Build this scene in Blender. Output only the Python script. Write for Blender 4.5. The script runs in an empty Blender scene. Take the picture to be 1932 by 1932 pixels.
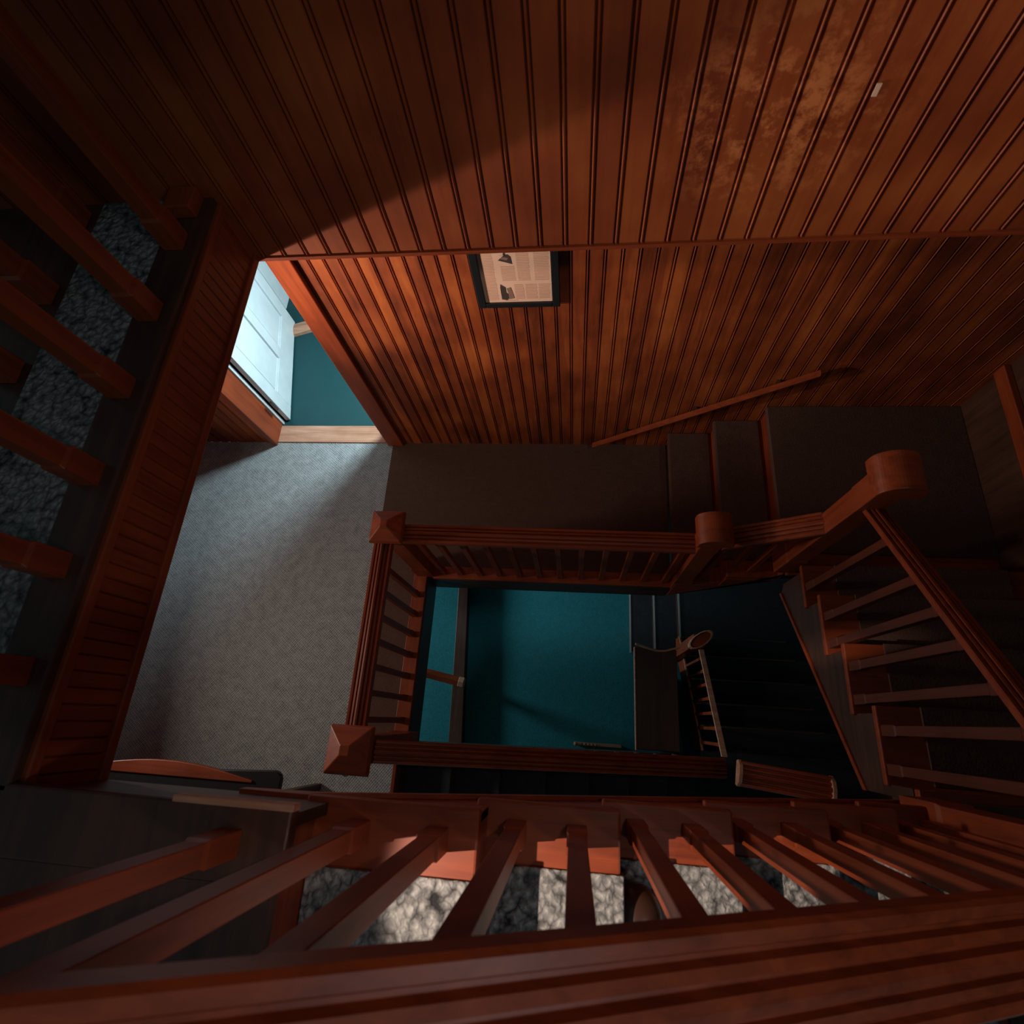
import bpy, math, random
from mathutils import Vector, Matrix
random.seed(7)
ZO = 6.85            # the camera is the origin while building; the lowest floor ends up at z = 0
COL = bpy.context.scene.collection

# ------------------------------------------------------------------ materials
def new_mat(name):
    m = bpy.data.materials.new(name); m.use_nodes = True
    nt = m.node_tree; b = nt.nodes['Principled BSDF']
    return m, nt, b
def ramp(nt, fac, stops):
    r = nt.nodes.new('ShaderNodeValToRGB'); e = r.color_ramp.elements
    e[0].position, e[0].color = stops[0][0], (*stops[0][1], 1)
    e[1].position, e[1].color = stops[-1][0], (*stops[-1][1], 1)
    for p, c in stops[1:-1]:
        x = e.new(p); x.color = (*c, 1)
    nt.links.new(fac, r.inputs[0]); return r.outputs[0]
def wood(name, axis, dark, mid, light, rough=.42, blotch=.35, spec=.4, board=None, worn=None, gs=26):
    m, nt, b = new_mat(name); N, L = nt.nodes, nt.links
    tc = N.new('ShaderNodeTexCoord')
    mp = N.new('ShaderNodeMapping'); L.new(tc.outputs['Object'], mp.inputs[0])
    s = [gs, gs, gs]; s[axis] = 1.6; mp.inputs['Scale'].default_value = s
    n = N.new('ShaderNodeTexNoise'); n.inputs['Scale'].default_value = 1.0
    n.inputs['Detail'].default_value = 6; n.inputs['Roughness'].default_value = .65
    n.inputs['Distortion'].default_value = .6; L.new(mp.outputs[0], n.inputs['Vector'])
    n2 = N.new('ShaderNodeTexNoise'); n2.inputs['Scale'].default_value = 3.1; n2.inputs['Detail'].default_value = 5
    L.new(tc.outputs['Object'], n2.inputs['Vector'])
    mx = N.new('ShaderNodeMath'); mx.operation = 'MULTIPLY_ADD'
    mx.inputs[1].default_value = blotch; L.new(n2.outputs[0], mx.inputs[0])
    sc = N.new('ShaderNodeMath'); sc.operation = 'MULTIPLY'; sc.inputs[1].default_value = 1 - blotch
    L.new(n.outputs[0], sc.inputs[0]); L.new(sc.outputs[0], mx.inputs[2])
    fac = mx.outputs[0]
    if board:      # every board has a tone of its own
        ax, pitch, off = board
        sp = N.new('ShaderNodeSeparateXYZ'); L.new(tc.outputs['Object'], sp.inputs[0])
        d = N.new('ShaderNodeMath'); d.operation = 'SUBTRACT'; d.inputs[1].default_value = off; L.new(sp.outputs[ax], d.inputs[0])
        d2 = N.new('ShaderNodeMath'); d2.operation = 'DIVIDE'; d2.inputs[1].default_value = pitch; L.new(d.outputs[0], d2.inputs[0])
        fl = N.new('ShaderNodeMath'); fl.operation = 'FLOOR'; L.new(d2.outputs[0], fl.inputs[0])
        wn = N.new('ShaderNodeTexWhiteNoise'); wn.noise_dimensions = '1D'; L.new(fl.outputs[0], wn.inputs['W'])
        ad = N.new('ShaderNodeMath'); ad.operation = 'MULTIPLY_ADD'; ad.inputs[1].default_value = .16
        L.new(wn.outputs[0], ad.inputs[0]); L.new(fac, ad.inputs[2])
        sb = N.new('ShaderNodeMath'); sb.operation = 'SUBTRACT'; sb.inputs[1].default_value = .08; L.new(ad.outputs[0], sb.inputs[0])
        fac = sb.outputs[0]
    c = ramp(nt, fac, [(.33, dark), (.5, mid), (.68, light)])
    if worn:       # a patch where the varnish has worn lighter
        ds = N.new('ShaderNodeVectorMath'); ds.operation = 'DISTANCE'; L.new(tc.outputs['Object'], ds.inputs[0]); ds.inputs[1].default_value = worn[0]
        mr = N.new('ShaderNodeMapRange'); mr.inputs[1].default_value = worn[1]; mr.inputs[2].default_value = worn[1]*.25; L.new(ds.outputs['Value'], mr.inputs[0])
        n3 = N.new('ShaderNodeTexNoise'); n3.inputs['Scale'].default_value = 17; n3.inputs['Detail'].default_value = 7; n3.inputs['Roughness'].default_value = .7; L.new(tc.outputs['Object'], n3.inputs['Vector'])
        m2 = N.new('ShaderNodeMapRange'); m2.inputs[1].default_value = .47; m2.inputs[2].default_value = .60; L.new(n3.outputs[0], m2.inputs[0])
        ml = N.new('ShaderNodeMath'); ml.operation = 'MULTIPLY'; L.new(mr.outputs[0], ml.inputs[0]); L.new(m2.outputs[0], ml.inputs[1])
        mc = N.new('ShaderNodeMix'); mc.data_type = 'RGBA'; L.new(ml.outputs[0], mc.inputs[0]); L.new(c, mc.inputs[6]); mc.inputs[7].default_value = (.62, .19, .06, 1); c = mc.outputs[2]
    L.new(c, b.inputs['Base Color'])
    rr = N.new('ShaderNodeMath'); rr.operation = 'MULTIPLY_ADD'; rr.inputs[1].default_value = .25; rr.inputs[2].default_value = rough - .12
    L.new(n2.outputs[0], rr.inputs[0]); L.new(rr.outputs[0], b.inputs['Roughness'])
    b.inputs['Specular IOR Level'].default_value = spec
    bp = N.new('ShaderNodeBump'); bp.inputs['Strength'].default_value = .12; bp.inputs['Distance'].default_value = .002
    L.new(n.outputs[0], bp.inputs['Height']); L.new(bp.outputs[0], b.inputs['Normal'])
    return m
D, M_, Lt = (.15, .026, .008), (.25, .044, .012), (.35, .068, .017)
WOOD = [wood('cherry_wood_' + 'xyz'[i], i, D, M_, Lt) for i in range(3)]
PITCH, OFF = .0835, -.0615
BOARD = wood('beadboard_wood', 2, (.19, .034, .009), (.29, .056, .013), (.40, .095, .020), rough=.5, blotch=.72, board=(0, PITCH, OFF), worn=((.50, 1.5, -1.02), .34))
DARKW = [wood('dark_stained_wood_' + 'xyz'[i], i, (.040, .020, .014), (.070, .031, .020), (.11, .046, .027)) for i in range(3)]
PALEW = wood('pale_lit_wood', 0, (.30, .13, .07), (.52, .27, .17), (.68, .40, .28), rough=.6)  # pale wood; on some strips the light is put into the colour

BOARD2 = wood('narrow_beadboard_wood', 2, (.11, .022, .007), (.26, .052, .013), (.44, .11, .024), rough=.5, blotch=.45, board=(0, PITCH, OFF), gs=13)
SHADEW = wood('shaded_cherry_wood', 2, (.07, .018, .009), (.115, .027, .012), (.16, .038, .016))  # darker copy of the cherry wood, shade put into the colour

def carpet(name, c1, c2, scale, kind='weave', bump=.5, dist=.004):
    m, nt, b = new_mat(name); N, L = nt.nodes, nt.links
    tc = N.new('ShaderNodeTexCoord')
    n = N.new('ShaderNodeTexNoise'); n.inputs['Scale'].default_value = 14; n.inputs['Detail'].default_value = 8
    n.inputs['Roughness'].default_value = .75
    L.new(tc.outputs['Object'], n.inputs['Vector'])
    if kind == 'weave':
        mp = N.new('ShaderNodeMapping'); mp.inputs['Rotation'].default_value = (0, 0, math.radians(38)); L.new(tc.outputs['Object'], mp.inputs[0])
        w = N.new('ShaderNodeTexWave'); w.inputs['Scale'].default_value = scale; w.inputs['Distortion'].default_value = 2.2
        w.inputs['Detail'].default_value = 2; w.inputs['Detail Scale'].default_value = 3
        L.new(mp.outputs[0], w.inputs['Vector'])
        mp2 = N.new('ShaderNodeMapping'); mp2.inputs['Rotation'].default_value = (0, 0, math.radians(-52)); L.new(tc.outputs['Object'], mp2.inputs[0])
        w2 = N.new('ShaderNodeTexWave'); w2.inputs['Scale'].default_value = scale * .8; w2.inputs['Distortion'].default_value = 3
        L.new(mp2.outputs[0], w2.inputs['Vector'])
        a = N.new('ShaderNodeMath'); a.operation = 'MULTIPLY_ADD'; a.inputs[1].default_value = .55; L.new(w.outputs['Fac'], a.inputs[0])
        a2 = N.new('ShaderNodeMath'); a2.operation = 'MULTIPLY'; a2.inputs[1].default_value = .25; L.new(w2.outputs['Fac'], a2.inputs[0])
        L.new(a2.outputs[0], a.inputs[2]); h = a.outputs[0]
    elif kind == 'loop':
        v = N.new('ShaderNodeTexVoronoi'); v.inputs['Scale'].default_value = scale
        nn = N.new('ShaderNodeTexNoise'); nn.inputs['Scale'].default_value = 40; L.new(tc.outputs['Object'], nn.inputs['Vector'])
        vm = N.new('ShaderNodeVectorMath'); vm.operation = 'MULTIPLY_ADD'; vm.inputs[1].default_value = (.035, .035, .035)
        L.new(nn.outputs['Color'], vm.inputs[0]); L.new(tc.outputs['Object'], vm.inputs[2]); L.new(vm.outputs[0], v.inputs['Vector'])
        a = N.new('ShaderNodeMath'); a.operation = 'MULTIPLY_ADD'; a.inputs[1].default_value = -1.15; a.inputs[2].default_value = 1.0
        L.new(v.outputs['Distance'], a.inputs[0]); h = a.outputs[0]
    else:
        v = N.new('ShaderNodeTexNoise'); v.inputs['Scale'].default_value = scale; v.inputs['Detail'].default_value = 3
        L.new(tc.outputs['Object'], v.inputs['Vector']); h = v.outputs[0]
    mix = N.new('ShaderNodeMath'); mix.operation = 'MULTIPLY_ADD'; mix.inputs[1].default_value = .55
    s2 = N.new('ShaderNodeMath'); s2.operation = 'MULTIPLY'; s2.inputs[1].default_value = .55; L.new(n.outputs[0], s2.inputs[0])
    L.new(h, mix.inputs[0]); L.new(s2.outputs[0], mix.inputs[2])
    L.new(ramp(nt, mix.outputs[0], [(.2, c1), (.8, c2)]), b.inputs['Base Color'])
    b.inputs['Roughness'].default_value = .95; b.inputs['Specular IOR Level'].default_value = .1
    bp = N.new('ShaderNodeBump'); bp.inputs['Strength'].default_value = bump; bp.inputs['Distance'].default_value = dist
    L.new(h, bp.inputs['Height']); L.new(bp.outputs[0], b.inputs['Normal'])
    return m
C_GREY = carpet('grey_woven_carpet', (.09, .096, .10), (.54, .58, .59), 22)
C_BROWN = carpet('brown_carpet', (.070, .038, .029), (.135, .075, .056), 90, 'pile')
C_TEAL = carpet('teal_carpet', (.012, .10, .125), (.035, .23, .26), 60, 'pile')
C_LOOP = carpet('grey_loop_pile_carpet', (.03, .03, .032), (.44, .43, .41), 48, 'loop', .9, .008)
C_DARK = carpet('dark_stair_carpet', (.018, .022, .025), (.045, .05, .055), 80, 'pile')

def plain(name, col, rough=.5, metal=0, spec=.5):
    m, nt, b = new_mat(name)
    n = nt.nodes.new('ShaderNodeTexNoise'); n.inputs['Scale'].default_value = 9; n.inputs['Detail'].default_value = 4
    tc = nt.nodes.new('ShaderNodeTexCoord'); nt.links.new(tc.outputs['Object'], n.inputs['Vector'])
    nt.links.new(ramp(nt, n.outputs[0], [(.3, tuple(c * .9 for c in col)), (.7, col)]), b.inputs['Base Color'])
    b.inputs['Roughness'].default_value = rough; b.inputs['Metallic'].default_value = metal
    b.inputs['Specular IOR Level'].default_value = spec
    return m
WHITE = plain('white_paint', (.66, .74, .76), .4)
TEALW = plain('teal_floor', (.002, .055, .062), .6)
BLACK = plain('black_frame_paint', (.012, .014, .016), .35)
NOSE = plain('pale_metal_nosing', (.42, .46, .46), .4, .3)
STEEL = plain('dull_metal', (.25, .24, .22), .35, 1)
PLASTER = plain('dark_plaster', (.10, .055, .04), .8)
BRASS = plain('dark_bronze', (.06, .026, .016), .3, .0, .7)
INK = plain('printing_ink', (.055, .035, .03), .7)
INK2 = plain('grey_ink', (.25, .15, .11), .7)
PAPER = plain('aged_paper', (.80, .52, .38), .7)
PAPER2 = plain('column_tint', (.62, .34, .23), .7)

# ------------------------------------------------------------------ mesh building
class MB:
    def __init__(s): s.v, s.f = [], []
    def add(s, vs, fs):
        o = len(s.v); s.v += [tuple(v) for v in vs]; s.f += [tuple(i + o for i in f) for f in fs]; return s
    def box(s, x0, x1, y0, y1, z0, z1):
        if x0 > x1: x0, x1 = x1, x0
        if y0 > y1: y0, y1 = y1, y0
        if z0 > z1: z0, z1 = z1, z0
        v = [(x0,y0,z0),(x1,y0,z0),(x1,y1,z0),(x0,y1,z0),(x0,y0,z1),(x1,y0,z1),(x1,y1,z1),(x0,y1,z1)]
        return s.add(v, [(0,3,2,1),(4,5,6,7),(0,1,5,4),(1,2,6,5),(2,3,7,6),(3,0,4,7)])
    def loft(s, rings, caps=True, closed=True):
        n = len(rings[0]); vs = [p for r in rings for p in r]; fs = []
        for k in range(len(rings) - 1):
            for i in range(n if closed else n - 1):
                j = (i + 1) % n; fs.append((k*n+i, k*n+j, (k+1)*n+j, (k+1)*n+i))
        if caps and closed:
            fs.append(tuple(range(n))[::-1]); fs.append(tuple((len(rings)-1)*n + i for i in range(n)))
        return s.add(vs, fs)
    def sweep(s, prof, a, b, n0=None, n1=None):
        """profile (side, up) swept from a to b; ends stay vertical planes across the run"""
        a, b = Vector(a), Vector(b); d = b - a
        h = Vector((d.x, d.y, 0)).normalized(); side = Vector((h.y, -h.x, 0)); up = Vector((0, 0, 1))
        return s.loft([[a + side*p + up*q for p, q in prof], [b + side*p + up*q for p, q in prof]])
    def prism(s, pts, z0, z1):
        return s.loft([[(x, y, z0) for x, y in pts], [(x, y, z1) for x, y in pts]])
    def slab(s, pts, axis, t0, t1):
        def mk(t): return [((p, t, q) if axis == 'y' else (t, p, q)) for p, q in pts]
        return s.loft([mk(t0), mk(t1)])
    def square_turn(s, cx, cy, prof):
        return s.loft([[(cx-w, cy-w, z), (cx+w, cy-w, z), (cx+w, cy+w, z), (cx-w, cy+w, z)] for w, z in prof])
    def lathe(s, cx, cy, prof, n=24):
        return s.loft([[(cx+r*math.cos(2*math.pi*i/n), cy+r*math.sin(2*math.pi*i/n), z) for i in range(n)] for r, z in prof])
    def obj(s, name, mat, parent=None, bevel=0, smooth=False, loc=None, mats=None):
        base = Vector(parent['_abs']) if parent is not None else Vector((0, 0, 0))
        org = Vector(loc) if loc is not None else base
        me = bpy.data.meshes.new(name)
        me.from_pydata([tuple(Vector(v) - org) for v in s.v], [], s.f); me.validate(); me.update()
        import bmesh
        bm = bmesh.new(); bm.from_mesh(me); bmesh.ops.recalc_face_normals(bm, faces=bm.faces); bm.to_mesh(me); bm.free()
        me.materials.append(mat)
        if smooth:
            for p in me.polygons: p.use_smooth = True
        o = bpy.data.objects.new(name, me); COL.objects.link(o)
        if parent is not None: o.parent = parent
        o.location = org - base; o['_abs'] = tuple(org)
        if bevel:
            m = o.modifiers.new('Bevel', 'BEVEL'); m.width = bevel; m.segments = 2; m.limit_method = 'ANGLE'
            m.angle_limit = math.radians(35)
        return o
def tag(o, label, cat, group=None):
    o['label'] = label; o['category'] = cat
    if group: o['group'] = group
    return o
def thing(name, label, cat, loc, group=None):
    o = bpy.data.objects.new(name, None); COL.objects.link(o); o.location = loc; o['_abs'] = tuple(loc)
    o.empty_display_size = .1
    return tag(o, label, cat, group)
def struct(o): o['kind'] = 'structure'; return o
def copy_part(o, parent, off):
    c = o.copy(); COL.objects.link(c); c.parent = parent
    c.location = o.location + Vector(off); return c

A, U, B = -4.0, -1.17, -6.85
YU, YB = 1.5, 2.119
XL, XR = -1.181, 1.3

# ------------------------------------------------------------------ setting
def beadboard(name, x0, x1, y, z0, z1, mat, thick=.05, face=-1, pitch=PITCH, off=OFF, fine=False):
    pts = []; g, gd = .0042, .010
    k = math.floor((x0 - off) / pitch)
    x = off + k * pitch
    pts.append((x0, y))
    while x < x1:
        for c in ((-.0065, .0065) if not fine else (-.0065, .0065, pitch*.5)):
            prof = [(-g, 0), (-g*.4, gd), (g*.4, gd), (g, 0)]
            if c < 0: prof += [(g+.0012, -.0022), (.0065-(-.0065)-g-.0012, -.0022)]
            for dx, dd in prof:
                px = x + c + dx
                if x0 < px < x1: pts.append((px, y - face * dd))
        x += pitch
    pts.append((x1, y)); pts += [(x1, y - face*thick), (x0, y - face*thick)]
    return MB().prism(pts, z0, z1).obj(name, mat, loc=(0, 0, 0))
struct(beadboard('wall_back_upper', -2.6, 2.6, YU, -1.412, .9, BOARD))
struct(MB().box(-2.6, 2.6, YU-.006, YU+.05, -1.426, -1.412).obj('trim_1', WOOD[0]))
# lower back wall, with the doorway
struct(beadboard('wall_back', -1.475, 2.6, YB, A, -1.43, BOARD2, fine=False))
struct(beadboard('wall_back_left', -3.75, -2.64, YB, A, -1.43, BOARD2, fine=False))
struct(MB().box(-2.64, -1.475, YB, YB+.05, -1.9, -1.43).obj('wall_back_lintel', BOARD2))
struct(MB().box(-3.75, -1.19, YU+.05, YB+.3, -1.43, -1.40).box(-1.19, 2.6, YU+.05, YB+.3, -1.43, -1.40).obj('ceiling', PLASTER))
# floors
fl = MB().box(-3.75, -1.57, -1.25, YB, A-.06, A).box(-1.57, -1.20, -1.25, -.2, A-.06, A)
struct(fl.obj('floor', C_GREY))
struct(MB().box(-1.57, .68, 1.02, YB, A-.06, A).box(-1.57, -1.20, -.2, 1.02, A-.06, A).obj('floor_back_strip', C_BROWN))
struct(MB().box(-3.75, -1.216, -1.25, YB, A-.27, A-.061).obj('ceiling_lower', PLASTER))
struct(MB().box(-1.13, .68, .975, YB, A-.27, A-.061).obj('ceiling_lower_back', PLASTER))
struct(MB().box(-5.5, 2.6, -1.6, 2.6, B-.05, B).obj('floor_lower', C_TEAL))
up = MB().box(-1.57, -1.31, -1.4, YU, U-.03, U)
struct(up.obj('floor_upper', C_LOOP))
struct(MB().box(-2.6, -1.57, -1.4, YU, U-.03, U-.002).box(-1.31, -.56, -1.4, -.33, U-.03, U).obj('floor_upper_boards', DARKW[1]))
m = MB().box(-1.31, XL, -.215, YU, U-.03, U+.004).box(-1.31, -.545, -.33, -.195, U-.03, U+.004)
struct(m.obj('trim_2', DARKW[1], bevel=.006))
# gallery fascia (reeded) on the left and the near side
pts = []; y = -.22
while y < YU:
    pts += [(y, XL), (y+.030, XL), (y+.0335, XL-.006), (y+.037, XL)]; y += .038
pts = [(x, yy) for yy, x in pts] + [(XL, YU), (XL-.03, YU), (XL-.03, -.22)]
m = MB().prism(pts, -1.405, U-.045)
struct(m.obj('trim_3', WOOD[2]))
struct(MB().box(XL-.035, XL+.012, -.22, YU, -1.426, -1.398).box(XL-.035, XL+.014, -.22, YU, U-.048, U-.02).obj('trim_4', WOOD[1], bevel=.004))
struct(MB().box(XL, -.56, -.235, -.21, -1.426, U-.03).obj('trim_5', DARKW[0]))
struct(MB().box(-3.75, XL-.04, -1.4, YU, -1.42, -1.21).box(XL-.04, -.62, -1.4, -.24, -1.42, -1.21).obj('ceiling_left', DARKW[0]))
# side walls
struct(MB().box(2.5, 2.6, -1.6, YB, B, 1.0).obj('wall_right', DARKW[2]))
struct(MB().box(2.46, 2.5, -1.2, YB, -3.06, -2.97).obj('trim_6', WOOD[1], bevel=.005))
wl = MB().box(-3.85, -3.75, -1.6, -.25, A, -1.43).box(-3.85, -3.75, 1.05, YB, A, -1.43).box(-3.85, -3.75, -.25, 1.05, A, -2.72).box(-3.85, -3.75, -.25, 1.05, -2.02, -1.43)
struct(wl.obj('wall_left', WOOD[2]))
struct(MB().box(-3.75, -1.25, -1.35, -1.25, A, -1.43).obj('wall_near', DARKW[2]))
struct(MB().box(-5.5, 2.6, 2.6, 2.7, B, A-.28).obj('wall_back_lower', DARKW[2]))
struct(MB().box(-5.5, 2.6, -1.7, -1.6, B, A-.28).obj('wall_near_lower', DARKW[2]))

# window in the left wall of the middle hall
w = bpy.data.objects.new('window_1', None); COL.objects.link(w); w['_abs'] = (-3.8, .4, -2.72); w.location = w['_abs']; struct(w)
f = MB()
for y0, y1 in ((-.25, -.19), (.99, 1.05), (.385, .415)): f.box(-3.84, -3.78, y0, y1, -2.72, -2.02)
for z0, z1 in ((-2.72, -2.67), (-2.07, -2.02)): f.box(-3.84, -3.78, -.25, 1.05, z0, z1)
f.obj('window_frame', WHITE, w)

# doorway and room beyond
d = bpy.data.objects.new('door_1', None); COL.objects.link(d); d['_abs'] = (-2.0, YB, A); d.location = d['_abs']; struct(d)
MB().box(-1.61, -1.475, YB-.028, YB+.16, A, -1.9).obj('door_casing', WOOD[2], d, bevel=.006)
MB().box(-2.655, -2.605, YB-.03, YB+.175, A, -1.9).obj('door_casing', WOOD[2], d, bevel=.006)
MB().box(-2.655, -2.59, YB+.1755, YB+.205, A, -1.9).obj('door_jamb', WHITE, d, bevel=.004)
MB().box(-2.655, -2.61, YB+.2055, YB+.30, A, -1.9).obj('hinge_gap_shade', BLACK, d, bevel=.004)  # black box paints the shade in the hinge gap beside the leaf
MB().box(-2.605, -1.61, YB-.02, YB+.16, -1.98, -1.9).obj('door_casing', WOOD[0], d, bevel=.006)
MB().box(-2.605, -1.61, YB-.0, YB+.16, A, A+.012).obj('threshold', PALEW, d, bevel=.003)
# leaf built in local space then rotated: hinge (-2.46, 2.30), far end (-2.70,3.36)
h0, h1 = Vector((-2.535, 2.335, 0)), Vector((-2.72, 3.40, 0)); dv = (h1-h0).normalized(); nv = Vector((dv.y, -dv.x, 0)); W = (h1-h0).length
def leafbox(mb, u0, u1, z0, z1, t0, t1):
    vs = [h0 + dv*u + nv*t + Vector((0, 0, z)) for z in (z0, z1) for u, t in ((u0,t0),(u1,t0),(u1,t1),(u0,t1))]
    mb.add(vs, [(0,3,2,1),(4,5,6,7),(0,1,5,4),(1,2,6,5),(2,3,7,6),(3,0,4,7)])
mb = MB(); zb = A + .015; HT = 2.08
for u0, u1 in ((0, .13), (W/2-.055, W/2+.055), (W-.13, W)): leafbox(mb, u0, u1, zb, zb+HT, -.04, 0)
for z0, z1 in ((0, .24), (.86, 1.0), (1.62, 1.74), (HT-.12, HT)): leafbox(mb, .13, W-.13, zb+z0, zb+z1, -.0395, -.0005)
leaf = mb.obj('door_leaf', WHITE, d, bevel=.004)
pm = MB()
for u0, u1 in ((.13, W/2-.055), (W/2+.055, W-.13)):
    for z0, z1 in ((.24, .86), (1.0, 1.62), (1.74, HT-.12)):
        leafbox(pm, u0+.02, u1-.02, zb+z0+.02, zb+z1-.02, -.03, -.012); leafbox(pm, u0, u1, zb+z0, zb+z1, -.028, -.02)
pm.obj('door_panel', WHITE, leaf)
hg = MB()
for z in (.22, 1.05, 1.85): hg.lathe(h0.x-.0, h0.y-.03, [(.012, zb+z), (.012, zb+z+.11)], 10)
hg.obj('hinge', STEEL, d)
struct(MB().box(-3.6, -.9, YB+.16, 4.6, A-.05, A).obj('floor_side_room', TEALW))
struct(MB().box(-3.6, -.9, 4.6, 4.7, A, -1.5).box(-3.7, -3.6, YB+.17, 4.7, A, -1.5).obj('wall_side_room', WHITE))
tag(MB().sweep([(-.06,0),(.06,0),(.06,.035),(.0,.05),(-.06,.035)], (-2.95, 3.22, A), (-1.95, 3.55, A)).obj('floor_batten', PALEW, loc=(-2.5, 3.36, A)),
    'pale pinkish wooden batten lying on the teal floor behind the open white door', 'batten')
bx = thing('white_cupboard', 'tall white painted cupboard standing in the room behind the open door', 'cupboard', (-3.1, 3.67, A))
MB().box(-3.4, -2.85, 3.57, 3.78, A, A+1.95).obj('body', WHITE, bx, bevel=.01)
MB().box(-3.42, -2.83, 3.55, 3.80, A+1.951, A+1.98).obj('top', WHITE, bx, bevel=.006)

# ------------------------------------------------------------------ rails, balusters, newels
RAILP = [(-.07,-.045),(-.07,-.010),(-.064,-.002),(-.050,-.002),(-.0455,-.012),(-.040,-.012),(-.036,.002),(-.024,.005),(-.020,-.006),(-.015,-.006),(-.011,.010),(0,.013),
         (.011,.010),(.015,-.006),(.020,-.006),(.024,.005),(.036,.002),(.040,-.012),(.0455,-.012),(.050,-.002),(.064,-.002),(.07,-.010),(.07,-.045),(.035,-.06),(-.035,-.06)]
def rail(a, b, parent, w=1.0, mat=None, name='handrail'):
    d = Vector(b) - Vector(a); ax = 0 if abs(d.x) > abs(d.y) else 1
    return MB().sweep([(p*w, q*w) for p, q in RAILP], a, b).obj(name, mat or WOOD[ax], parent)
def baluster_mesh(name, parent, x, y, z0, z1, hw=.022, mat=None, foot=True):
    prof = [(hw*1.02, z0), (hw*1.02, z0+.10), (hw*.86, z0+.11), (hw*.86, z1-.10), (hw*1.0, z1-.09), (hw*1.0, z1)]
    return MB().square_turn(x, y, prof).obj(name, mat or WOOD[2], parent, bevel=.002, loc=(x, y, z0))
def newel(name_label, x, y, z0, z1, hw=.058, cap='pyramid', group='newel posts of the staircase', drop=0):
    t = thing('newel_post', name_label, 'newel post', (x, y, z0), group)
    MB().square_turn(x, y, [(hw*1.12, z0-drop), (hw*1.12, z0+.22), (hw, z0+.24), (hw, z1-.30), (hw*1.05, z1-.29), (hw*1.05, z1-.06)]).obj('post', WOOD[2], t, bevel=.004)
    if cap == 'pyramid':
        MB().square_turn(x, y, [(hw*1.2, z1-.10), (hw*1.65, z1-.07), (hw*1.75, z1-.045), (hw*1.65, z1-.02), (hw*.35, z1+.035)]).obj('cap', WOOD[0], t, bevel=.004)
    else:
        n = 24; pr = [(math.cos(math.pi*i/n)*hw*1.7, z1-.05+math.sin(math.pi*i/n)*.075) for i in range(n+1)]
        pr = pr + [(-hw*1.7, z1-.09), (hw*1.7, z1-.09)]
        MB().slab([(x+p, q) for p, q in pr], 'y', y-hw*1.55, y+hw*1.55).obj('cap', WOOD[0], t, bevel=.004)
    return t

struct(MB().box(-.80, -.54, -.20, -.186, U-.02, U+.012).obj('edge_highlight_strip', PALEW, bevel=.003))  # pale strip paints the light that plain wood catches along this edge
# --- gallery on the left (upper floor)
RZ = U + .86
g = thing('balustrade', 'dark wooden gallery balustrade on the left, above the reeded fascia', 'balustrade', (-1.245, .6, U+.004))
rail((-1.245, -.20, RZ), (-1.245, YU-.01, RZ), g)
for i, y in enumerate((1.31, 1.04, .78, .52, .277, .03)):
    baluster_mesh('baluster', g, -1.252, y, U+.004, RZ-.04, .031)
MB().box(-1.30, -1.21, 1.41, YU-.005, U+.004, U+.05).obj('shoe_block', WOOD[1], g, bevel=.004)
g2 = thing('balustrade', 'second dark balustrade behind the gray loop carpet at the far left', 'balustrade', (-1.62, .8, U))
rail((-1.63, -.3, RZ), (-1.63, YU-.01, RZ), g2)
for y in (1.42, 1.12, .84, .54, .25, -.03):
    baluster_mesh('baluster', g2, -1.635, y, U, RZ-.04, .036)

# --- near upper flight, descending to the right
NX = [-.585, -.21, .115, .43, .75, 1.03]; NZ = [-1.377 - .18*k for k in range(6)]
L2 = -2.45
def flight(name, label, cat, loc): return thing(name, label, cat, loc)
fN = thing('staircase_flight', 'near flight of carpeted wooden steps descending to the right behind the nearest balusters', 'stairs', (0, -.6, -2.45))
for k in range(6):
    x0 = NX[k]; x1 = NX[k+1] if k < 5 else 1.3
    MB().box(x0-.03, x1+.006, -1.2, -.197, NZ[k]-.032, NZ[k]).obj('tread', WOOD[0], fN, bevel=.006)
    MB().box(x0-.02, x0, -1.18, -.215, NZ[k], (NZ[k-1] if k else U)-.033).obj('riser', WOOD[1], fN)
    r = MB().box(x0+.002, x1+.012, -1.05, -.335, NZ[k]+.0005, NZ[k]+.012).box(x1+.007, x1+.014, -1.05, -.335, NZ[k]-.034, NZ[k]+.002)
    r.obj('stair_carpet', C_LOOP, fN, bevel=.003)
zz = [(NX[0]-.02, U-.035)]
for k in range(6):
    zz += [(NX[k], NZ[k]-.033), ((NX[k+1] if k < 5 else 1.3), NZ[k]-.033)]
    if k == 0: zz[0] = (NX[0], U-.04)
pl = [(-.62, U-.04), (NX[0], U-.04)]
for k in range(6):
    pl += [(NX[k], NZ[k]-.033), ((NX[k+1] if k < 5 else 1.3), NZ[k]-.033)]
pl += [(1.3, -2.56), (-.62, -1.47)]
MB().slab(pl, 'y', -.235, -.212).obj('stringer', WOOD[0], fN, bevel=.002)
MB().slab([(-.8,-1.40),(-.62,-1.40),(-.62,-1.43),(1.3,-2.52),(1.3,-2.545),(-.62,-1.455),(-.8,-1.43)], 'y', -.212, -.200).obj('moulding', WOOD[0], fN, bevel=.002)
MB().slab([(-.62,-1.44),(1.3,-2.53),(1.3,-2.57),(-.62,-1.48)], 'y', -1.2, -.236).obj('soffit', DARKW[0], fN)
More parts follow.
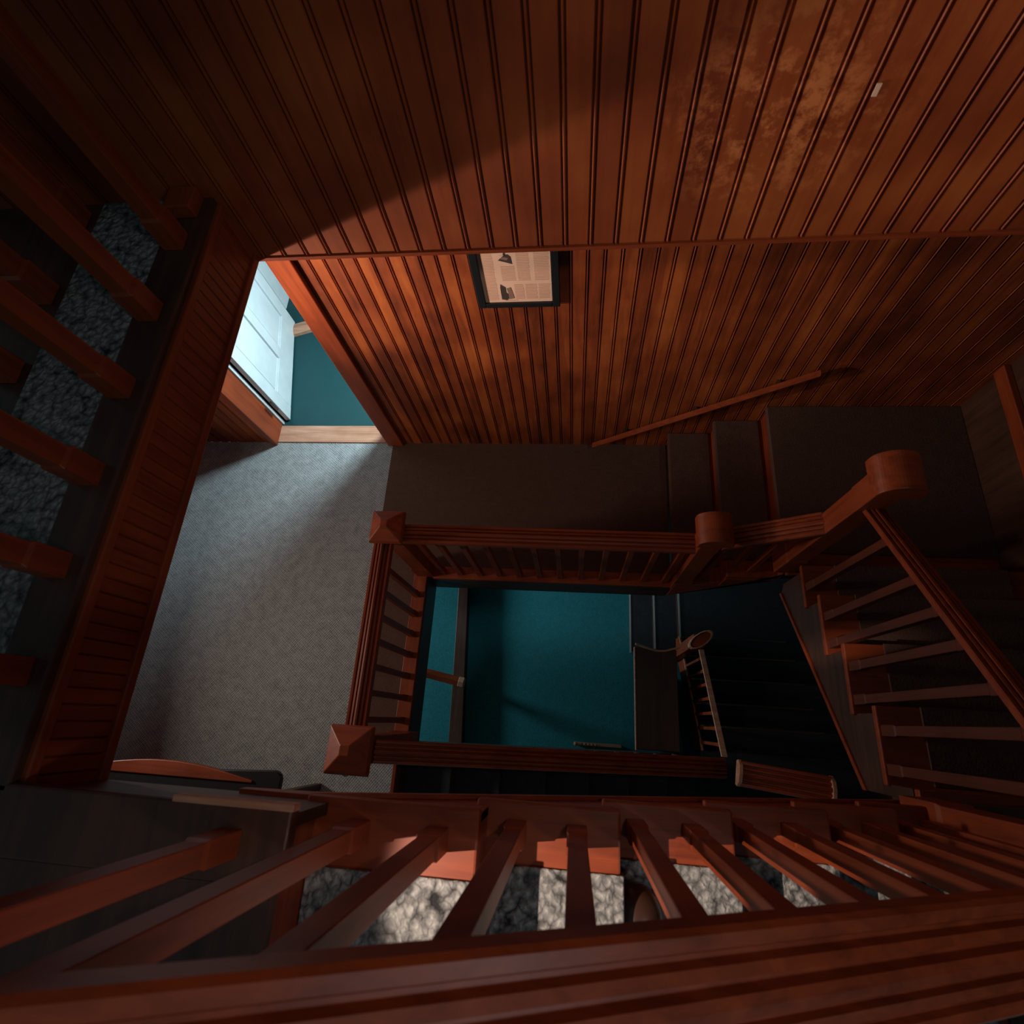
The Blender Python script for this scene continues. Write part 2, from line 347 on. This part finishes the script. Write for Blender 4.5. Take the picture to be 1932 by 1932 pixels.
# its balustrade
gN = thing('balustrade', 'nearest balustrade with broad grooved handrail across the bottom of the view', 'balustrade', (0, -.275, -1.4))
SL = -.58
def rz(x): return -.632 + SL*(x + .053)
RY = -.275
rail((-.75, RY, rz(-.75)), (2.3, RY, rz(2.3)), gN)
bxs = [(-.665, 'U'), (-.478, 0), (-.295, 0), (-.135, 1), (.015, 1), (.175, 2), (.325, 2), (.485, 3), (.64, 3), (.80, 4), (.945, 4), (1.09, 5), (1.22, 5), (1.37, 6), (1.53, 6)]
for x, k in bxs:
    z0 = (U + .004) if k == 'U' else (L2 if k == 6 else NZ[k])
    baluster_mesh('baluster', gN, x, -.262, z0, rz(x)-.05, .024)
# --- upper right landing in the near right corner
l2 = thing('stair_landing', 'small dark stair landing in the near right corner between the two upper flights', 'landing', (1.9, -.7, L2))
MB().box(1.3, 2.5, -1.3, -.156, L2-.035, L2).obj('landing_floor', WOOD[0], l2, bevel=.004)
MB().box(1.3, 2.5, -1.3, -.19, L2-.2, L2-.036).obj('soffit', DARKW[0], l2)
MB().box(1.45, 2.5, -1.2, -.19, L2+.0005, L2+.012).obj('carpet', C_BROWN, l2, bevel=.002)

# --- right flight, descending away from the camera
RYs = [.90, .69, .41, .12]; RZs = [-3.21, -3.03, -2.84, -2.64]; YEND = -.156
L1 = -3.43
fR = thing('staircase_flight', 'right flight of wooden steps with brightly edged treads descending to the back landing', 'stairs', (1.9, .4, L1))
for k in range(4):
    y0 = RYs[k]; y1 = RYs[k+1] if k < 3 else YEND
    MB().box(1.283, 2.498, y1-.006, y0+.03, RZs[k]-.032, RZs[k]).obj('tread', WOOD[0], fR, bevel=.005)
    zb_ = RZs[k-1] if k else L1
    MB().box(1.32, 2.498, y0-.02, y0, zb_, RZs[k]-.033).obj('riser', WOOD[0], fR)
    MB().box(1.46, 2.36, y1+.002, y0+.034, RZs[k]+.0005, RZs[k]+.011).obj('stair_carpet', C_BROWN, fR, bevel=.002)
MB().box(1.32, 2.498, YEND-.02, YEND, RZs[3], L2-.036).obj('riser', WOOD[0], fR)
pl = [(RYs[0], L1-.12), (RYs[0], RZs[0]-.033)]
for k in range(1, 4): pl += [(RYs[k], RZs[k-1]-.033), (RYs[k], RZs[k]-.033)]
pl += [(YEND, RZs[3]-.033), (YEND, L2-.04), (-.2, L2-.04), (-.2, -2.86), (.85, -3.60)]
MB().slab(pl, 'x', 1.298, 1.319).obj('stringer', DARKW[1], fR, bevel=.002)
MB().slab([(-.2,-2.84),(.85,-3.58),(.85,-3.61),(-.2,-2.87)], 'x', 1.287, 1.2975).obj('moulding', WOOD[1], fR, bevel=.002)
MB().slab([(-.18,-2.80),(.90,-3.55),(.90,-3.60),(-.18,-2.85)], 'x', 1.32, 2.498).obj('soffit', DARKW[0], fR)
gR = thing('balustrade', 'right balustrade with red grooved handrail sloping up towards the lower right', 'balustrade', (1.27, .4, -3.0))
def rr(y): return -2.308 - .70*(y - .867)
rail((1.285, .96, rr(.96)), (1.285, -.22, rr(-.22)), gR, .64)
for y, k in ((.80,0),(.60,1),(.46,1),(.33,2),(.18,2),(.05,3),(-.10,3)):
    baluster_mesh('baluster', gR, 1.315, y, RZs[k], rr(y)-.03, .022, SHADEW)
newel('tall newel post with rounded red top where right flight meets back landing', 1.265, 1.0, L1, -2.09, .054, 'round')
newel('newel post at the near right corner landing', 1.285, -.24, L2, -1.35, .055, 'pyramid')

# --- back landing and the three steps down to the middle hall
l1 = thing('stair_landing', 'broad brown carpeted landing at the back right below the dark panelled wall', 'landing', (1.9, 1.5, L1))
MB().box(1.283, 2.498, .93, YB-.001, L1-.035, L1).obj('landing_floor', WOOD[0], l1, bevel=.004)
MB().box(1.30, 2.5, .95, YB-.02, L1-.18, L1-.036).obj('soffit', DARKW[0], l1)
MB().box(1.276, 2.499, 1.07, YB-.003, L1+.0005, L1+.010).box(1.276,1.282,1.07,YB-.003,L1-.036,L1+.005).obj('carpet', C_BROWN, l1, bevel=.004)
fS = thing('staircase_flight', 'three short brown carpeted steps rising from the middle hall along the back wall', 'stairs', (.95, 1.5, A))
SX = [.685, .978, 1.283]; SZ = [A+.19, A+.38, L1]
for k in range(2):
    MB().box(SX[k]-.0, SX[k+1]+.02, .955, YB-.001, SZ[k]-.03, SZ[k]).obj('tread', WOOD[1], fS, bevel=.004)
    MB().box(SX[k]-.008, SX[k+1]-.0085, 1.07, YB-.003, SZ[k]+.0005, SZ[k]+.012).box(SX[k]-.014,SX[k]-.0005,1.07,YB-.003,SZ[k]-.034,SZ[k]+.008).obj('stair_carpet', C_BROWN, fS, bevel=.005)
for k in range(3):
    MB().box(SX[k]+.012, SX[k]+.03, .965, YB-.003, (SZ[k-1] if k else A), SZ[k]-.036).obj('riser', WOOD[1], fS)
MB().slab([(.685,A-.2),(.685,SZ[0]-.031),(.978,SZ[0]-.031),(.978,SZ[1]-.031),(1.275,SZ[1]-.031),(1.275,L1-.036),(1.295,L1-.15),(1.1,-3.75)], 'y', .945, .964).obj('stringer', WOOD[0], fS, bevel=.002)
hr = thing('wall_handrail', 'thin wooden handrail rising to the right along the lower back wall', 'handrail', (.75, 2.07, -3.4))
MB().sweep([(-.018,-.02),(.018,-.02),(.022,0),(.012,.016),(-.012,.016),(-.022,0)], (.10, 2.06, -3.90), (1.43, 2.06, -2.955)).obj('handrail', WOOD[0], hr, smooth=False)
for x in (.35, .8, 1.25): MB().box(x-.01, x+.01, 2.06, YB-.001, -3.90+(x-.10)*.71-.05, -3.90+(x-.10)*.71-.02).obj('bracket', STEEL, hr)

# --- middle hall balustrades
RA = -3.10
BY, BX = 1.005, -1.185
newel('newel post with faceted cap at back left corner of the middle hall well', -1.14, 1.03, A, -2.98, .058)
newel('newel post with faceted cap at the near left corner of the middle hall well', -1.14, -.205, A, -2.92, .068)
newel('newel post with rounded top at the foot of the three back steps', .735, 1.01, A, -2.83, .055, 'round')
gW = thing('balustrade', 'orange lit balustrade along the left side of the middle hall well', 'balustrade', (BX, .4, A))
rail((BX, -.14, RA), (BX, .97, RA), gW, .85)
MB().box(BX-.045, BX+.055, -.15, .985, A, A+.03).obj('shoe_rail', WOOD[1], gW, bevel=.003)
MB().box(-1.165, -1.125, -.2, .975, A-.27, A-.001).obj('fascia', DARKW[1], gW)
b0 = baluster_mesh('baluster', gW, BX, -.06, A+.03, RA-.04, .020)
for k in range(1, 7): copy_part(b0, gW, (0, .147*k, 0))
gB = thing('balustrade', 'balustrade along the back of the middle hall well, before the brown carpet', 'balustrade', (-.2, BY, A))
rail((-1.07, BY+.012, RA+.02), (.68, BY+.012, RA-.01), gB, .85)
MB().box(-1.08, .68, BY-.05, BY+.045, A, A+.03).obj('shoe_rail', WOOD[0], gB, bevel=.003)
MB().box(-1.12, .68, .955, .974, A-.27, A-.001).obj('fascia', DARKW[0], gB)
b0 = baluster_mesh('baluster', gB, -1.0, BY, A+.03, RA-.04, .020)
for k in range(1, 12): copy_part(b0, gB, (.15*k - .02, 0, 0))
gS = thing('balustrade', 'short balustrade rising beside the three back steps to the tall newel', 'balustrade', (1.0, BY, SZ[0]))
rail((.80, BY, -2.99), (1.21, BY, -2.70), gS, .85)
for x, k in ((.86, 0), (1.0, 1), (1.12, 1)): baluster_mesh('baluster', gS, x, BY, SZ[k], -2.99+(x-.80)*.7-.04, .018)

# --- lower near flight (from the middle hall down to the right)
LX = [-1.19 + .325*k for k in range(7)]; LZ = [A - .185*(k+1) for k in range(7)]
fL = thing('staircase_flight', 'dark carpeted flight descending right from the middle hall, under the near flight', 'stairs', (0, -.7, -5.3))
for k in range(7):
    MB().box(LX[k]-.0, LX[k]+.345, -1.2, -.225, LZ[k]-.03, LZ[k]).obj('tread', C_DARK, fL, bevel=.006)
    MB().box(LX[k]+.0, LX[k]+.018, -1.2, -.225, LZ[k]+.0005, LZ[k]+.153).obj('riser', DARKW[1], fL)
MB().slab([(-1.19, A-.02), (1.1, LZ[6]-.02), (1.1, LZ[6]-.28), (-1.19, A-.30)], 'y', -.224, -.20).obj('stringer', DARKW[0], fL)
MB().box(-1.215, -1.19, -1.2, -.26, A-.1, A+.004).obj('nosing', WOOD[1], fL, bevel=.004)
gL = thing('balustrade', 'dark balustrade sloping down right along the near side of the middle hall well', 'balustrade', (0, -.21, -4.2))
P0, P1 = Vector((-1.06, -.215, -3.12)), Vector((.98, -.215, -3.98))
rail(P0, P1, gL, .85)
for k in range(12):
    x = -.97 + k*.165; z0 = A - .02 - (x+1.19)*.553
    baluster_mesh('baluster', gL, x, -.212, z0, P0.z + (x-P0.x)*(P1.z-P0.z)/(P1.x-P0.x) - .04, .018, DARKW[2])
rs = thing('handrail_section', 'short orange wooden handrail section with open end below the right flight', 'handrail', (1.0, -.2, -3.1))
rail((.83, -.185, -3.10), (1.235, -.225, -3.06), rs, .85, WOOD[0])
MB().sweep([(-.055,-.05),(.055,-.05),(.062,-.02),(.04,.012),(0,.022),(-.04,.012),(-.062,-.02)], (.82, -.183, -3.10), (.835, -.185, -3.10)).obj('end_cap', PALEW, rs)
MB().sweep([(-.055,-.05),(.055,-.05),(.062,-.02),(.04,.012),(0,.022),(-.04,.012),(-.062,-.02)], (1.235, -.225, -3.06), (1.25, -.226, -3.06)).obj('end_cap', PALEW, rs)
# lower landing and lower right flight
ll = thing('stair_landing', 'dark lowest stair landing in the near right corner of the well', 'landing', (1.8, -.7, -5.3))
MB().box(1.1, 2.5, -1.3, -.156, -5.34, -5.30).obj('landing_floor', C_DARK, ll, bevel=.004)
fq = thing('staircase_flight', 'darkest lower right flight with faintly edged steps at the bottom of the well', 'stairs', (1.8, .4, -6.3))
qy = [.90, .69, .45, .22, .02]; qz = [-6.12, -5.95, -5.78, -5.62, -5.46]
for k in range(5):
    y1 = qy[k+1] if k < 4 else YEND
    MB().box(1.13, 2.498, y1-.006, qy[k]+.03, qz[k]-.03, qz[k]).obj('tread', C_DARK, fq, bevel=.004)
    MB().box(1.14, 2.498, qy[k]-.018, qy[k], (qz[k-1] if k else -6.3), qz[k]-.031).obj('riser', DARKW[0], fq)
    MB().box(1.14, 2.2, qy[k]+.018, qy[k]+.034, qz[k]+.0003, qz[k]+.004).obj('nosing', STEEL, fq)
MB().slab([(.93,-6.10),(.93,-6.07),(YEND,-5.25),(YEND,-5.28)], 'x', 1.10, 1.112).obj('moulding', PALEW, fq)  # pale strip puts the highlight along the string top into the colour
MB().slab([(.93,-6.3),(.93,-6.12),(YEND,-5.30),(YEND,-5.62),(.80,-6.32)], 'x', 1.105, 1.129).obj('stringer', WOOD[1], fq)
gq = thing('balustrade', 'small lower balustrade like a ladder, seen through the well above the steps', 'balustrade', (1.11, .3, -5.8))
MB().sweep([(-.02,-.03),(.02,-.03),(.022,0),(-.022,0)], (1.117, .68, -5.13), (1.117, -.17, -4.56)).obj('handrail', PALEW, gq, bevel=.003)
for k in range(7):
    y = .60 - k*.115
    baluster_mesh('baluster', gq, 1.117, y, -6.03 + (.80-y)*.78, -5.16 + (.68-y)*.67, .014)
nl = thing('newel_post', 'newel with a boat shaped pale rimmed cap at the foot of the lower ladder-like balustrade', 'newel post', (1.07, .74, -6.3), 'newel posts of the staircase')
MB().square_turn(1.07, .735, [(.05, -6.3), (.05, -4.96)]).obj('post', WOOD[2], nl, bevel=.003)
n = 14; ring = lambda s, z: [(1.075 + s*(.13*math.cos(2*math.pi*i/n)*.8 - .05*math.sin(2*math.pi*i/n)*.6), .735 + s*(.13*math.cos(2*math.pi*i/n)*.55 + .05*math.sin(2*math.pi*i/n)*.9), z) for i in range(n)]
MB().loft([ring(.7, -4.99), ring(1, -4.955), ring(1, -4.93), ring(.86, -4.925), ring(.8, -4.945)]).obj('cap', PALEW, nl, smooth=False)
MB().loft([ring(.79, -4.946), ring(.79, -4.938)]).obj('cap_inlay', WOOD[0], nl)
# lowest three steps
f3 = thing('staircase_flight', 'lowest dark steps with pale metal nosings at the bottom right of the teal floor', 'stairs', (.9, 1.4, B))
qx = [.645, .90, 1.15]; qh = [B+.18, B+.37, -6.3]
for k in range(3):
    x1 = qx[k+1] if k < 2 else 2.48
    MB().box(qx[k], x1+.012, .83 if k < 2 else .92, 2.59, qh[k]-.03, qh[k]).obj('tread', C_DARK, f3, bevel=.004)
    MB().box(qx[k]+.004, qx[k]+.02, .85 if k < 2 else .92, 2.59, (qh[k-1] if k else B), qh[k]-.031).obj('riser', DARKW[1], f3)
    MB().box(qx[k]-.008, qx[k]+.012, .80 if k < 2 else .88, 1.75, qh[k]+.0004, qh[k]+.006).obj('nosing', NOSE, f3, bevel=.001)

# ------------------------------------------------------------------ lowest hall furniture
cb = thing('wooden_cabinet', 'tall narrow dark wooden cabinet with pale edge trim beside the lowest steps', 'cabinet', (.72, .24, B))
MB().box(.75, .90, -.17, .60, B, -5.22).obj('body', DARKW[2], cb, bevel=.006)
MB().box(.548, .912, -.182, .672, -5.219, -5.20).obj('top', DARKW[1], cb, bevel=.006)
MB().box(.535, .548, -.19, .68, -5.235, -5.19).obj('edge_trim', PALEW, cb, bevel=.003)
t = MB(); NN = 10
for i in range(NN):
    u0, u1 = i/NN, (i+1)/NN
    y0, y1 = .682 + .03*math.sin(u0*math.pi*1.5+2.2), .682 + .03*math.sin(u1*math.pi*1.5+2.2)
    xx0, xx1 = .55 + .40*u0, .55 + .40*u1
    t.loft([[(xx0,y0-.008,-5.22),(xx0,y0+.008,-5.22),(xx0,y0+.008,-5.18),(xx0,y0-.008,-5.18)], [(xx1,y1-.008,-5.22),(xx1,y1+.008,-5.22),(xx1,y1+.008,-5.18),(xx1,y1-.008,-5.18)]])
t.obj('scalloped_trim', PALEW, cb)
cr = thing('carved_rail', 'low pale carved wooden rail with small knobs at near edge of the teal floor', 'rail', (.25, -.2, B))
MB().box(.02, .53, -.232, -.205, B, B+.24).obj('rail', PALEW, cr, bevel=.004)
kb = MB().lathe(.03, -.218, [(.0001, B+.24), (.02, B+.25), (.024, B+.27), (.015, B+.29), (.0001, B+.295)], 12)
for i in range(5): kb.lathe(.09+i*.04, -.218, [(.0001, B+.24), (.014, B+.245), (.014, B+.26), (.0001, B+.27)], 10)
kb.obj('knob', PALEW, cr)
pw = thing('floor_shadow_strip', 'low dark strip standing for a shadow across the left part of the teal floor', 'shadow strip', (-1.45, .6, B))
MB().prism([(-1.50, 2.2), (-1.39, 2.2), (-1.23, -.9), (-1.40, -.9)], B, B+.16).obj('body', DARKW[1], pw, bevel=.006)  # dark strip standing in for a shadow cast on the carpet
pp = thing('wall_bracket', 'stubby lit wooden post end projecting over the teal floor at the left', 'post', (-1.45, .42, -6.2))
MB().sweep([(-.045,-.05),(.045,-.05),(.05,.03),(0,.05),(-.05,.03)], (-1.75, .43, -6.2), (-1.26, .34, -6.2)).obj('arm', WOOD[0], pp)
MB().sweep([(-.048,-.055),(.048,-.055),(.053,.035),(0,.055),(-.053,.035)], (-1.26, .34, -6.2), (-1.20, .33, -6.2)).obj('end_block', PALEW, pp, bevel=.004)
MB().box(-1.40, -1.33, .33, .40, B, -6.255).obj('leg', DARKW[2], pp)

# ------------------------------------------------------------------ middle hall furniture
tb = thing('side_table', 'dark wooden table with rounded corner and bowed orange rim, left, on gray carpet', 'table', (-2.2, -.7, A))
TZ = -3.24
c = []
for i in range(7):
    a = math.pi/2 * i/6; c.append((-1.67 + .05*math.sin(a), -.41 + .05*math.cos(a)))
c = c + [(-1.62, -1.1), (-2.9, -1.1), (-2.9, -.43)]
MB().prism(c, TZ-.04, TZ).obj('tabletop', BLACK, tb, bevel=.006)
rim = [(-2.88 + i*(1.1/12), -.418 + .068*math.sin(math.pi*i/12)) for i in range(13)]
MB().prism([(x, y) for x, y in rim] + [(-1.78, -.43), (-2.88, -.43)], TZ-.03, TZ+.012).obj('rim', WOOD[0], tb, bevel=.004)
for x, y in ((-2.82, -.52), (-1.72, -.52), (-2.82, -1.03), (-1.72, -1.03)):
    MB().square_turn(x, y, [(.02, A), (.03, TZ-.041)]).obj('leg', DARKW[2], tb)
# framed newspaper page
fx = thing('picture_frame', 'black framed newspaper page hanging on the panelled wall under the upper wall', 'picture', (-.34, 2.1, -2.17))
x0, x1, z0, z1 = -.562, -.118, -2.372, -1.86
f = MB().box(x0, x0+.042, 2.09, YB-.002, z0, z1).box(x1-.042, x1, 2.09, YB-.002, z0, z1).box(x0+.042, x1-.042, 2.09, YB-.002, z0, z0+.032).box(x0+.042, x1-.042, 2.09, YB-.002, z1-.032, z1)
f.obj('frame', BLACK, fx, bevel=.004)
MB().box(x0+.042, x1-.042, 2.103, 2.113, z0+.032, z1-.032).obj('page', PAPER, fx)
px0, px1, pz0 = -.52, -.16, -2.34
def cell(a, b, c_, e, dy, name, mat):   # fractions of the page, from the lower left
    return (px0+(px1-px0)*a, px0+(px1-px0)*b, 2.1030-dy, 2.1028, pz0+.36*c_, pz0+.36*e)
cols = MB()
for a, b, c_, e in ((.03,.21,.04,.97), (.30,.50,.42,.70), (.53,.71,.42,.97), (.77,.98,.42,.97), (.62,.79,.06,.36), (.81,.98,.06,.36), (.46,.60,.06,.36), (.30,.50,.02,.05)):
    n = max(2, int((e-c_)*36))
    for i in range(n):
        zc = c_ + (e-c_)*(i+.15)/n
        cols.box(*cell(a, b - random.random()*.015, zc, zc + (e-c_)/n*.55, .0006, '', None))
cols.obj('text_lines', PAPER2, fx)
def picpart(poly, mat, t=2.1020):
    MB().slab([(px0+(px1-px0)*p, pz0+.36*q) for p, q in poly], 'y', t, t+.0004).obj('printed_picture', mat, fx)
v = [(.28,.80),(.47,.73),(.46,.86),(.42,.90),(.30,.88)]
picpart(v + [(.375,.89)], INK)
picpart(((.355,.885),(.395,.885),(.375,.97)), INK)
picpart(((.25,.06),(.33,.04),(.36,.08),(.36,.16),(.33,.20),(.33,.30),(.26,.36),(.25,.30)), INK)
picpart(((.36,.06),(.44,.08),(.42,.20),(.40,.30),(.34,.28),(.36,.18)), INK2, 2.1012)
picpart(((.30,.83),(.40,.80),(.43,.84),(.36,.86)), INK2, 2.1012)
# ring under the newel
rg = MB(); NR = 16
rings = []
for i in range(NR + 1):
    a = 2*math.pi*i/NR; cx, cy = -1.18 + .022*math.cos(a), -.315 + .022*math.sin(a)
    rings.append([(cx + .004*math.cos(b)*math.cos(a), cy + .004*math.cos(b)*math.sin(a), -3.06 + .004*math.sin(b)) for b in (0, 1.57, 3.14, 4.71)])
rg.loft(rings, caps=False)
tag(rg.obj('metal_ring', STEEL, loc=(-1.18, -.315, -3.06), smooth=True), 'tiny metal ring hanging beside the newel cap at the near left corner', 'ring')
# round wooden knob standing on the step
kn = thing('wooden_ball', 'round polished dark brown wooden ball on a stair tread, between the nearest balusters', 'ball', (.160, -.435, NZ[2]+.012))
kx, ky, kz, kr = .160, -.435, -1.645, .070
pr = [(max(.0001, kr*math.sin(math.pi*i/16)), kz - kr*math.cos(math.pi*i/16)) for i in range(17)]
MB().lathe(kx, ky, pr, 28).obj('ball', BRASS, kn, smooth=True)
MB().lathe(kx, ky, [(.045, NZ[2]+.0125), (.045, NZ[2]+.018), (.02, kz-kr+.004)], 24).obj('base', BRASS, kn, bevel=.002)
# small pale paint chip on the upper wall
tag(MB().prism([(.700, YU-.0035), (.712, YU-.0035), (.712, YU-.0005), (.700, YU-.0005)], -.985, -.955).obj('paint_chip', PAPER, loc=(.706, YU-.002, -.97)),
    'tiny pale chipped spot on the upper beadboard wall at the right', 'chip')

# ------------------------------------------------------------------ lights
def area(name, loc, target, sx, sy, power, col, spread=180):
    l = bpy.data.lights.new(name, 'AREA'); l.shape = 'RECTANGLE'; l.size = sx; l.size_y = sy; l.energy = power; l.color = col
    l.spread = math.radians(spread)
    o = bpy.data.objects.new(name, l); COL.objects.link(o); o.location = loc
    o.rotation_euler = (Vector(target) - Vector(loc)).to_track_quat('-Z', 'Y').to_euler(); return o
area('window_light', (-3.72, .4, -2.40), (0, .6, -1.9), .4, .3, 26, (1.0, .84, .72), 150)
def point(name, loc, power, col, size):
    l = bpy.data.lights.new(name, 'POINT'); l.energy = power; l.color = col; l.shadow_soft_size = size
    o = bpy.data.objects.new(name, l); COL.objects.link(o); o.location = loc; return o
area('side_room_light', (-1.02, 3.0, -2.5), (-2.5, 2.1, -3.8), .4, .4, 62, (.72, .93, 1.0))
area('lower_window_light', (-5.2, 1.6, -5.5), (0, .7, -6.8), .6, .5, 95, (.75, .95, 1.0))
def spot(name, loc, target, power, col, angle, blend, size):
    l = bpy.data.lights.new(name, 'SPOT'); l.energy = power; l.color = col; l.spot_size = math.radians(angle); l.spot_blend = blend; l.shadow_soft_size = size
    o = bpy.data.objects.new(name, l); COL.objects.link(o); o.location = loc
    o.rotation_euler = (Vector(target) - Vector(loc)).to_track_quat('-Z', 'Y').to_euler(); return o
spot('hall_wall_fill', (-2.60, .95, -1.965), (-1.25, 1.9, -1.74), 240, (1.0, .80, .66), 92, 1.0, .035)  # unseen spot without a fitting, shaped to light the walls near the door
spot('stair_light', (-1.32, -.44, .22), (.33, -.30, -1.75), 270, (1.0, .80, .66), 21, .35, .015)
spot('overhead_fill', (.45, .2, 1.2), (-.05, -.25, -1.5), 18, (1.0, .76, .58), 48, .7, .03)  # unseen overhead spot, kept for general brightness
spot('landing_light', (2.4, -1.3, 1.3), (-.6, -.25, -.9), 42, (.92, .95, 1.0), 46, .6, .2)
spot('upper_wall_fill', (1.7, -.9, 1.3), (.62, 1.5, -.95), 120, (1.0, .80, .66), 50, 1.0, .1)  # unseen spot added to brighten the right of the upper wall
wd = bpy.data.worlds.new('World'); bpy.context.scene.world = wd; wd.use_nodes = True
wd.node_tree.nodes['Background'].inputs[0].default_value = (.55, .85, .95, 1)
wd.node_tree.nodes['Background'].inputs[1].default_value = .085

# ------------------------------------------------------------------ camera
R = ((0.992573066459218, -0.06293749500635697, 0.10410369571763077), (0.021765572759179588, 0.9338349972115556, 0.35704125507475765), (-0.11968695660851739, -0.35212365683835845, 0.9282693373760509))
cx_ = Vector((R[0][0], -R[0][1], -R[0][2])); cy_ = -Vector((R[1][0], -R[1][1], -R[1][2])); cz_ = -Vector((R[2][0], -R[2][1], -R[2][2]))
cam = bpy.data.cameras.new('camera'); co = bpy.data.objects.new('camera', cam); COL.objects.link(co)
co.matrix_world = Matrix(((cx_.x, cy_.x, cz_.x, 0), (cx_.y, cy_.y, cz_.y, 0), (cx_.z, cy_.z, cz_.z, 0), (0, 0, 0, 1)))
cam.lens = 1031.65/1932*36; cam.sensor_width = 36; cam.clip_start = .05
cam.dof.use_dof = True; cam.dof.focus_distance = 4.2; cam.dof.aperture_fstop = 5
sc = bpy.context.scene; sc.camera = co
sc.view_settings.view_transform = 'Standard'; sc.view_settings.look = 'None'; sc.view_settings.exposure = 0; sc.view_settings.gamma = 1

for o in list(bpy.data.objects):
    if '_abs' in o: del o['_abs']
    if o.parent is None: o.location.z += ZO
